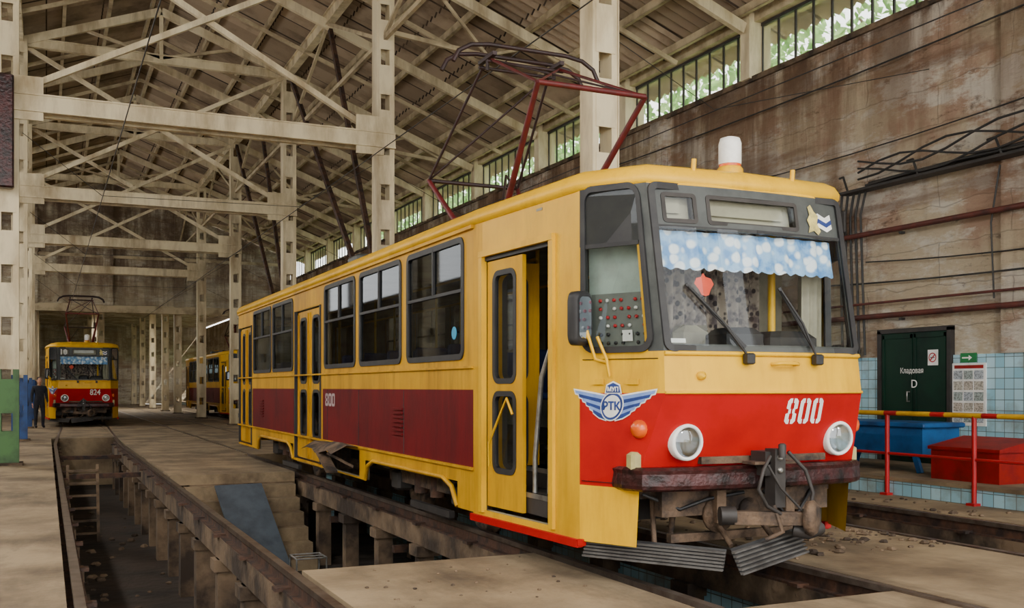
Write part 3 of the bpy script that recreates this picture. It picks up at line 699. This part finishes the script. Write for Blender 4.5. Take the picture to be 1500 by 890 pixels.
w.face([(XW,YB,5.4),(XW,YB,roofz(XW)+.17),(RX,YB,RZ+.17),(LX,YB,roofz(LX)+.17),(LX,YB,5.4)],WALLB)
w.box(LX,-.9,YB,YB+.4,0,5.4,WALLB); w.box(10.4,XW,YB,YB+.4,0,5.4,WALLB)
w.box(LX,XW,YB-.12,YB+.4,5.35,5.75,CREAMST2)
for x in (-.65,2.93,6.5): w.box(x-.25,x+.25,YB-.15,YB,5.7,roofz(x)-.2,WALLB)
w.box(LX,XW,YB-.1,YB,8.2,8.35,CREAMST2)
w.obj('wall_back')
w=MB(); w.box(LX,XW,YE,YE+.3,0,7,WALLB); w.box(XW,XW+.3,YB+.5,YE,0,2.6,WALLB); w.box(XW,XW+.3,YB+.5,YE,3.6,6.5,WALLB); w.box(LX-.3,LX,YB+.5,YE,0,6.5,WALLB)
w.obj('wall_far')
w=MB(); w.box(LX,XW,YB+.4,YE,6.6,6.8,WALLB); w.obj('ceiling_far_hall')
w=MB(); w.box(LX-.3,LX,-4,YB,0,5.4,WALLB); w.box(LX-.3,LX,-4,YB,7.8,8.5,WALLB)
for yy in FR: w.box(LX-.3,LX,yy-.3,yy+.3,5.4,7.8,WALLB)
w.obj('wall_left')
# ------------------------------------------------------------------ ROOF
r=MB(); P=.30; n=int((YB+4)/P*4)
for x0,x1 in ((RX,XW+.9),(LX-.6,RX)):
    xs=[x0+(x1-x0)*i/7 for i in range(8)]
    for i in range(7):
        rows=[]
        for j in range(n+1):
            yy=-4+j*P/4; dz=.045*math.sin(j*math.pi/2)+.0
            rows.append([(xs[i],yy,roofz(xs[i])+dz+.12),(xs[i+1],yy,roofz(xs[i+1])+dz+.12)])
        r.grid(rows,ROOFM,False,False)
r.obj('ceiling')
ra=MB()
for sgn in (1,-1):
    for i in range(9):
        x=RX+sgn*(.25+1.13*i)
        z=roofz(x)-.0
        ra.box(x-.035,x+.035,-4,YB-.2,z-.10,z+.06,CREAMST2); ra.box(x-.035,x+.05,-4,YB-.2,z-.11,z-.09,CREAMST2)
yr=[2.15+2.31*k for k in range(24)]
for i,yy in enumerate(yr):
    big=(i%2==0)
    h=.22 if big else .10
    m=CREAMST if big else CREAMST2
    for x1 in (XW-.15,LX+.1):
        ra.beam((RX,yy,RZ-.25),(x1,yy,roofz(x1)-.25),.12 if big else .06,h,m)
def column(x,y,z0=0,z1=10.7,base=None,name='steel_column'):
    m=MB(); zb=1.75 if base else z0
    segs=[(z0,zb,base),(zb,z1,CREAMST)] if base else [(z0,z1,CREAMST)]
    for a,b,mt in segs:
        for s in (-1,1):
            xx=x+s*.14
            m.box(xx-.045,xx+.045,y-.15,y+.15,a,b,mt)
            m.box(x+s*.185-.01,x+s*.185+.01,y-.17,y+.17,a,b,mt)
        z=a
        while z<b:
            t=min(z+.62,b)
            for yy in (-.16,.145): m.box(x-.14,x+.14,y+yy,y+yy+.015,z,t,mt)
            z+=.95
    m.box(x-.26,x+.26,y-.24,y+.24,z0,z0+.05,CONCD)
    m.obj(name)
XL,XR=-.65,6.5
for i,yy in enumerate(FR):
    column(XR,yy,0,10.6)
    if yy>15: column(XL,yy,0,10.6,GREENP if i==2 else BLUEP)
for yy in (64,72,80,88): 
    for x in (XR,XL,2.9): column(x,yy,0,6.6)
def channel_beam(m,a,b,w,h,mt):
    a=V(a);b=V(b)
    m.beam(a,b,w*.5,h,mt)
    for s in (-1,1): m.beam(a+V((0,0,s*h/2)),b+V((0,0,s*h/2)),w,.03,mt)
def aisle(m,yy):
    m.beam((XR,yy,9.0),(XW-.15,yy,8.45),.09,.10,CREAMST2)
    pts=[(XR,9.0),(XR+1.2,roofz(XR+1.2)-.35),(XR+2.4,8.8),(XR+3.6,roofz(XR+3.6)-.35),(XR+4.8,8.6),(XW-.15,8.5)]
    for p,q in zip(pts,pts[1:]): m.beam((p[0],yy,p[1]),(q[0],yy,q[1]),.06,.06,CREAMST2)
m=ra
for i,yy in enumerate(FR):
    if yy<8: continue
    if yy<15: aisle(m,yy); continue
    a,b=XL+.0,XR-.0
    for dy in (-.2,.2):
        channel_beam(m,(a-.2,yy+dy,6.62),(b+.2,yy+dy,6.62),.12,.30,CREAMST)
    for xx in (a+.3,b-.35): m.box(xx-.3,xx+.3,yy-.22,yy-.19,6.3,7.1,CREAMST)
    for k in range(1,7): m.box(a+1.0*k,a+1.0*k+.25,yy-.2,yy+.2,6.73,6.75,CREAMST)
    channel_beam(m,(a,yy,10.62),(b,yy,10.62),.16,.22,CREAMST)
    m.beam((a+.2,yy-.1,6.85),(b-.2,yy-.1,10.5),.11,.11,CREAMST); m.beam((b-.2,yy+.1,6.85),(a+.2,yy+.1,10.5),.11,.11,CREAMST)
    m.beam((RX,yy,10.6),(RX,yy,RZ-.3),.1,.1,CREAMST)
    m.beam((RX,yy,10.65),(XL+1.6,yy,roofz(XL+1.6)-.3),.08,.08,CREAMST2); m.beam((RX,yy,10.65),(XR-1.6,yy,roofz(XR-1.6)-.3),.08,.08,CREAMST2)
    aisle(m,yy)
    m.beam((XL,yy,9.0),(LX,yy,8.45),.09,.10,CREAMST2)
for x in (XL,XR):
    channel_beam(m,(x,-2,10.75),(x,YB-.2,10.75),.2,.3,CREAMST)
    m.beam((x,FR[1],8.8),(x,YB-.2,8.8),.08,.1,CREAMST2)
    for a,b in zip(FR[1:],FR[2:]):
        mid=(a+b)/2
        m.beam((x,a,8.8),(x,mid,10.65),.07,.08,CREAMST2); m.beam((x,mid,10.65),(x,b,8.8),.07,.08,CREAMST2)
for j,(a,b) in enumerate(zip(FR[2:4],FR[3:5])):
    m.beam((XR,b-.3,10.5),(XR,a+1.0,3.2),.10,.12,RUST); m.beam((XR+.05,a+4.6,10.5),(XR+.05,a+.5,3.6),.10,.12,RUST)
m.obj('roof_steelwork')
# ------------------------------------------------------------------ catenary + cables
m=MB()
for x,z in ((.96,5.0),(TX,5.09),(8.3,5.2)):
    m.tube([(x,-4,z),(x,YB-.3,z)],.008,CABLE,5)
for yy in FR[1:]:
    if yy>15: m.tube([(XL+.25,yy,6.1),(.96,yy,5.05),(TX,yy,5.12),(XR-.25,yy,6.1)],.006,CABLE,4)
    m.tube([(XR+.25,yy,5.95),(8.3,yy,5.22),(XW-.2,yy,6.3)],.006,CABLE,4)
m.obj('overhead_wires')
def sag(a,b,s,n=10): 
    a=V(a);b=V(b); return [a.lerp(b,k/n)-V((0,0,s*4*(k/n)*(1-k/n))) for k in range(n+1)]
m=MB()
m.tube(sag((XW-.12,0,7.2),(XW-.12,22,6.75),.25),.015,CABLE,5)
m.tube(sag((XW-.12,5,3.2),(XW-.12,14,3.2),.12),.015,CABLE,5)
m.tube(sag((XW-.12,4,3.6),(XW-.12,12.8,3.5),.2),.012,CABLE,5)
m.tube(sag((XW-.12,2,6.2),(XW-.12,16,5.4),.3),.012,CABLE,5)
m.tube([(XW-.12,10.3,2.7),(XW-.12,10.35,3.8),(XW-.12,10.2,4.6)],.014,CABLE,5)
m.tube([(XW-.18,-4,3.95),(XW-.18,40,3.95)],.045,PIPE,8); m.tube([(XW-.18,-4,2.58),(XW-.18,40,2.58)],.045,PIPE,8)
m.tube([(XW-.16,-4,2.80),(XW-.16,40,2.80)],.02,PIPE,8)
for yy in (6,9,12,15,18):
    for z in (3.95,2.58): m.box(XW-.18,XW-.105,yy-.03,yy+.03,z-.09,z-.05,DGRY)
m.box(XW-.35,XW-.11,0,13.2,4.66,4.70,DGRY)
for i in range(6):
    m.tube([(XW-.32+.035*i,y0,4.74+.02*(i%3)+.03*math.sin(y0*1.3+i)) for y0 in [k*.9 for k in range(0,15)]],.020,CABLE,6)
for i in range(4):
    m.tube([(XW-.34,1.5+.45*k,4.88+.16*math.sin(k*.8+i*1.9)+.06*i) for k in range(0,26)],.018,CABLE,6)
for k in range(9): m.tube([(XW-.33,1+1.5*k,4.7),(XW-.33,1.1+1.5*k,4.95),(XW-.13,1.4+1.5*k,5.0)],.02,CABLE,6)
for i in range(5): 
    m.tube([(XW-.2,12.7+.14*i,4.72),(XW-.14,12.9+.12*i,4.3),(XW-.14,12.8+.13*i,1.95)],.022,CABLE,6)
m.bbox(XW-.24,XW-.11,12.95,13.15,1.9,2.15,DGRY,.02); m.bbox(XW-.24,XW-.11,13.3,13.5,1.85,2.15,DGRY,.02); m.bbox(XW-.30,XW-.24,13.1,13.6,4.02,4.4,DGRY,.02)
m.obj('wall_pipes_and_cables')
m=MB(); D0,D1=11.16,12.5
m.box(XW-.07,XW-.005,D0,D1,.24,2.29,DOORG); 
for a,b in ((D0-.07,D0),(D1,D1+.07)): m.box(XW-.10,XW-.005,a,b,.24,2.34,DGRY)
m.box(XW-.10,XW-.005,D0-.07,D1+.07,2.29,2.36,DGRY)
for a,b in ((D0+.03,(D0+D1)/2-.02),((D0+D1)/2+.02,D1-.03)):
    m.box(XW-.085,XW-.06,a,b,.3,.36,DOORG); m.box(XW-.085,XW-.06,a,b,2.2,2.26,DOORG)
    m.box(XW-.085,XW-.06,a,a+.04,.3,2.26,DOORG); m.box(XW-.085,XW-.06,b-.04,b,.3,2.26,DOORG)
m.tube([(XW-.08,11.9,1.2),(XW-.14,11.9,1.2),(XW-.14,11.9,1.35),(XW-.08,11.9,1.35)],.012,ALU,6)
d=m.obj('door_1')
rs=(math.radians(90),0,math.radians(-90))
t=text('Кладовая',.12,(XW-.09,11.85,1.68),rs,WHT,None,'door_lettering',0,.85); t.parent=d
t=text('D',.18,(XW-.09,11.8,1.47),rs,WHT,None,'door_letter'); t.parent=d
m=MB(); m.box(XW-.10,XW-.088,11.33,11.52,1.76,2.0,WHT)
cy,cz=11.425,1.88
rr1=[(XW-.104,cy+.075*math.cos(a*math.pi/12),cz+.075*math.sin(a*math.pi/12)) for a in range(24)]; rr2=[(XW-.104,cy+.058*math.cos(a*math.pi/12),cz+.058*math.sin(a*math.pi/12)) for a in range(24)]
m.grid([rr1,rr2],RLR,True,False); m.beam((XW-.105,cy-.05,cz+.05),(XW-.105,cy+.05,cz-.05),.005,.016,RLR); m.beam((XW-.104,cy-.04,cz),(XW-.104,cy+.04,cz),.004,.012,BLK); m.obj('no_smoking_sign')
m=MB(); gm=pm('exit_green',srgb(10,116,58),srgb(8,94,48),5); m.box(XW-.07,XW-.052,10.65,10.93,1.79,1.93,gm)
m.face([(XW-.072,10.9,1.85),(XW-.072,10.9,1.87),(XW-.072,10.78,1.87),(XW-.072,10.78,1.9),(XW-.072,10.72,1.86),(XW-.072,10.78,1.82),(XW-.072,10.78,1.85)],WHT); m.obj('exit_sign')
m=MB(); m.box(XW-.07,XW-.052,10.48,11.08,.85,1.78,WHT)
pc=[srgb(176,184,190),srgb(190,180,166),srgb(160,172,168),srgb(196,190,176)]
pmats=[pm('poster_ink_%d'%i,c,tuple(x*.45 for x in c[:3])+(1,),55,.48,.54) for i,c in enumerate(pc)]
for i in range(3):
    for j in range(5): m.box(XW-.073,XW-.07,10.52+.185*i,10.52+.185*i+.165,.9+.16*j,.9+.16*j+.13,pmats[(i*2+j)%4])
m.box(XW-.073,XW-.07,10.52,11.04,1.70,1.75,BRED); m.obj('notice_board')
m=MB(); m.bbox(10.85,11.65,10.15,12.3,.86,.93,TBLU,.015); m.box(10.9,10.93,10.25,12.2,.48,.86,TBLU); m.box(11.57,11.6,10.25,12.2,.48,.86,TBLU)
m.box(10.9,11.6,10.22,10.25,.48,.86,TBLU)
for y0,s in ((10.3,-1),(12.15,1)):
    for x in (10.93,11.55): m.beam((x,y0-.08*s,.5),(x,y0+.02*s,.235),.05,.08,TBLU)
m.obj('work_table')
m=MB(); m.box(10.5,11.1,8.66,9.7,.235,.62,BRED)
rows=[[(10.47,yv,.62),(10.47,yv,.66),(11.13,yv,.78),(11.13,yv,.62)] for yv in (8.63,9.73)]
m.grid(rows,BRED,True,False); m.face(rows[0],BRED); m.face(rows[1],BRED); m.obj('sand_box')
m=MB()
for yy in (4.55,5.93,7.31,8.69,10.07,11.45,12.83,14.2): m.tube([(10.11,yy,.0),(10.11,yy,1.08)],.03,RLR,8); m.box(10.04,10.15,yy-.06,yy+.06,0,.03,RLR)
y=4.5;k=0
while y<14.2:
    L=.55 if k%2 else .22; m.tube([(10.11,y,1.08),(10.11,min(y+L,14.25),1.08)],.032,RLY if k%2 else RLR,8); y+=L;k+=1
m.tube([(10.11,4.5,.55),(10.11,14.2,.55)],.02,RLR,8); m.obj('safety_railing')
m=MB(); yy=FR[2]; m.bbox(XL-.25,XL+.12,yy-.45,yy-.24,5.0,7.05,BRN,.03); m.obj('wall_cabinet')
# ------------------------------------------------------------------ outside trees
lf,nt,N,L,Pp=newmat('leaf_green'); N.remove(Pp)
di=N.new('ShaderNodeBsdfDiffuse'); tr=N.new('ShaderNodeBsdfTranslucent'); mx=N.new('ShaderNodeMixShader'); mx.inputs[0].default_value=.5
cc=mixc(nt,noise_col(nt,vecmap(nt),1.5,4,.4,.6),srgb(104,146,84),srgb(170,200,140))
L.new(cc,di.inputs[0]);L.new(cc,tr.inputs[0]);L.new(di.outputs[0],mx.inputs[1]);L.new(tr.outputs[0],mx.inputs[2]);L.new(mx.outputs[0],N['Material Output'].inputs[0])
bark=pm('bark',srgb(90,74,58),srgb(56,46,38),6)
tm=MB()
tm.tube([(0,0,-.5),(.1,0,3),(.0,.2,6),(.2,.1,9)],.28,bark,8,r2=.08)
for k in range(7):
    a=k*.9; tm.tube([(0,0,4+.6*k),(1.4*math.cos(a),1.6*math.sin(a),5.4+.7*k)],.09,bark,6,r2=.03)
for k in range(1500):
    a=random.random()*6.28; ph=random.random(); rr=random.random()**.4
    c0=V((1.6*rr*math.cos(a)*math.sin(ph*3.14),2.9*rr*math.sin(a)*math.sin(ph*3.14),9.0+3.6*rr*math.cos(ph*3.14)))
    R=Matrix.Rotation(random.random()*6,3,'X')@Matrix.Rotation(random.random()*6,3,'Z'); s=.11+random.random()*.10
    tm.face([c0+R@V(p)*s for p in ((-1,0,0),(-.3,-.6,.1),(1,0,0),(-.2,.6,.1))],lf)
t0=tm.obj('tree',loc=(17.2,6,0))
for k in range(9):
    o=bpy.data.objects.new('tree',t0.data); COL.objects.link(o); o.location=(17.2+.5*math.sin(k*3),11+4.9*k,0); o.rotation_euler=(0,0,k*3.14)
g=MB(); g.box(13.1,60,-60,140,-.6,-.5,pm('grass',srgb(96,120,64),srgb(70,92,46),1)); g.obj('ground_outside')
# ------------------------------------------------------------------ person
def skin(name,pts,edges,rad,mat,parent,sub=2,root=0):
    me=bpy.data.meshes.new(name); me.from_pydata(pts,edges,[]); o=bpy.data.objects.new(name,me); COL.objects.link(o); o.parent=parent
    md=o.modifiers.new('s','SKIN'); sv=me.skin_vertices[0].data
    for i,rr in enumerate(rad): sv[i].radius=rr if isinstance(rr,tuple) else (rr,rr)
    for i in range(len(pts)): sv[i].use_root=(i==root)
    md.use_smooth_shade=True; s=o.modifiers.new('u','SUBSURF'); s.levels=sub; s.render_levels=sub; me.materials.append(mat); return o
PE=empty('person',(-.22,38.6,0)); PE.rotation_euler=(0,0,.3)
CLO=pm('dark_clothes',srgb(34,36,46),srgb(22,22,30),10,rough=.85); SK=pm('skin_tone',srgb(196,146,118),srgb(170,120,96),8,rough=.55); HA=pm('hair_dark',srgb(40,30,24),srgb(26,20,16),20,rough=.8)
pts=[(0,0,.95),(0,0,1.15),(0,.01,1.38),(0,0,1.50),(.10,0,.88),(.12,-.01,.50),(.12,.02,.10),(.12,-.12,.05),(-.10,0,.88),(-.12,-.03,.50),(-.13,.0,.10),(-.14,-.14,.05),(.19,0,1.42),(.24,.02,1.14),(.25,-.06,.90),(-.19,0,1.42),(-.24,.02,1.14),(-.25,-.05,.90)]
ed=[(0,1),(1,2),(2,3),(0,4),(4,5),(5,6),(6,7),(0,8),(8,9),(9,10),(10,11),(2,12),(12,13),(13,14),(2,15),(15,16),(16,17)]
skin('body',pts,ed,[(.15,.11),(.14,.10),(.17,.11),.07,.095,.07,.05,.045,.095,.07,.05,.045,.065,.05,.036,.065,.05,.036],CLO,PE)
skin('neck',[(0,0,1.46),(0,-.01,1.58)],[(0,1)],[.055,.05],SK,PE)
h=MB()
prof=[(.02,0),(.055,.02),(.07,.06),(.078,.11),(.08,.15),(.07,.2),(.04,.235),(.01,.24)]
h.lathe((0,-.01,1.53),(0,0,1),prof,SK,16); h.lathe((0,-.095,1.62),(0,-.3,-1),[(.004,-.03),(.012,.0),(.014,.02),(.003,.028)],SK,8)
for s in (-1,1):
    h.lathe((.03*s,-.078,1.655),(0,-1,0),[(.011,0),(.010,.006),(.003,.01)],BLK,8); h.lathe((.078*s,-.005,1.64),(s,0,0),[(.022,0),(.026,.008),(.012,.014)],SK,8)
h.box(-.025,.025,-.086,-.078,1.585,1.592,PRED); h.lathe((0,.012,1.66),(0,0,1),[(.086,0),(.09,.04),(.078,.09),(.045,.118),(.01,.122)],HA,16); h.obj('head',PE)
for s in (-1,1):
    wr=V((.25*s,-.06,.88)); pa=wr+V((0,-.015,-.09))
    skin('palm',[wr,pa],[(0,1)],[(.022,.03),(.016,.042)],SK,PE,1)
    for k in range(4):
        b0=pa+V((0,-.03+.02*k,-.01)); l=(.075,.085,.08,.062)[k]
        skin('finger_%d'%k,[b0,b0+V((-.004*s,0,-l*.5)),b0+V((-.018*s,0,-l))],[(0,1),(1,2)],[.009,.0085,.007],SK,PE,1)
    b0=wr+V((0,-.035,-.04)); skin('thumb',[b0,b0+V((0,-.025,-.03)),b0+V((-.005*s,-.03,-.06))],[(0,1),(1,2)],[.011,.0095,.008],SK,PE,1)
# ------------------------------------------------------------------ light + camera
for i,(x,y,z,e) in enumerate(((-3.6,4,7.4,400),(-3.6,14,7.4,320),(-3.6,25,7.4,280),(2.9,-2.5,7.6,560),(-3.6,38,7.4,260),(9.5,-2,7.0,420),(2.9,68,6.1,700))):  # unseen fill lamps, shades and cords included, added only to brighten the hall
    m=MB(); m.lathe((0,0,.05),(0,0,1),[(.34,0),(.32,.06),(.16,.22),(.08,.26),(.02,.28)],DGRY,18); m.tube([(0,0,.3),(0,0,.45)],.015,CABLE,5)
    if z>6.5: m.tube([(0,0,.3),(0,0,1.6)],.015,CABLE,5)
    fo=m.obj('added_fill_lamp',None,(x,y,z))
    l=bpy.data.lights.new('added_fill_light','AREA'); l.shape='DISK'; l.size=.62; l.energy=e; l.color=(1,.95,.87); lo=bpy.data.objects.new('fill_area_light',l); COL.objects.link(lo); lo.parent=fo; lo.location=(0,0,.02)
W=bpy.data.worlds.new('World'); bpy.context.scene.world=W; W.use_nodes=True
bgn=W.node_tree.nodes['Background']; bgn.inputs[0].default_value=(1,.985,.96,1); bgn.inputs[1].default_value=5.0
sl=bpy.data.lights.new('sun','SUN'); sl.energy=14; sl.angle=.02; sl.color=(1,.95,.86); so=bpy.data.objects.new('sun',sl); COL.objects.link(so)
so.rotation_euler=V((.8,-.25,1.1)).to_track_quat('Z','Y').to_euler()
cam=bpy.data.cameras.new('camera'); co=bpy.data.objects.new('camera',cam); COL.objects.link(co)
cam.sensor_width=36; cam.lens=1480/1500*36; cam.shift_y=(567-445)/1500; cam.clip_end=500; cam.clip_start=.05
co.location=(0,0,1.42); co.rotation_euler=(math.radians(90),0,-math.atan(682/1480))
bpy.context.scene.camera=co
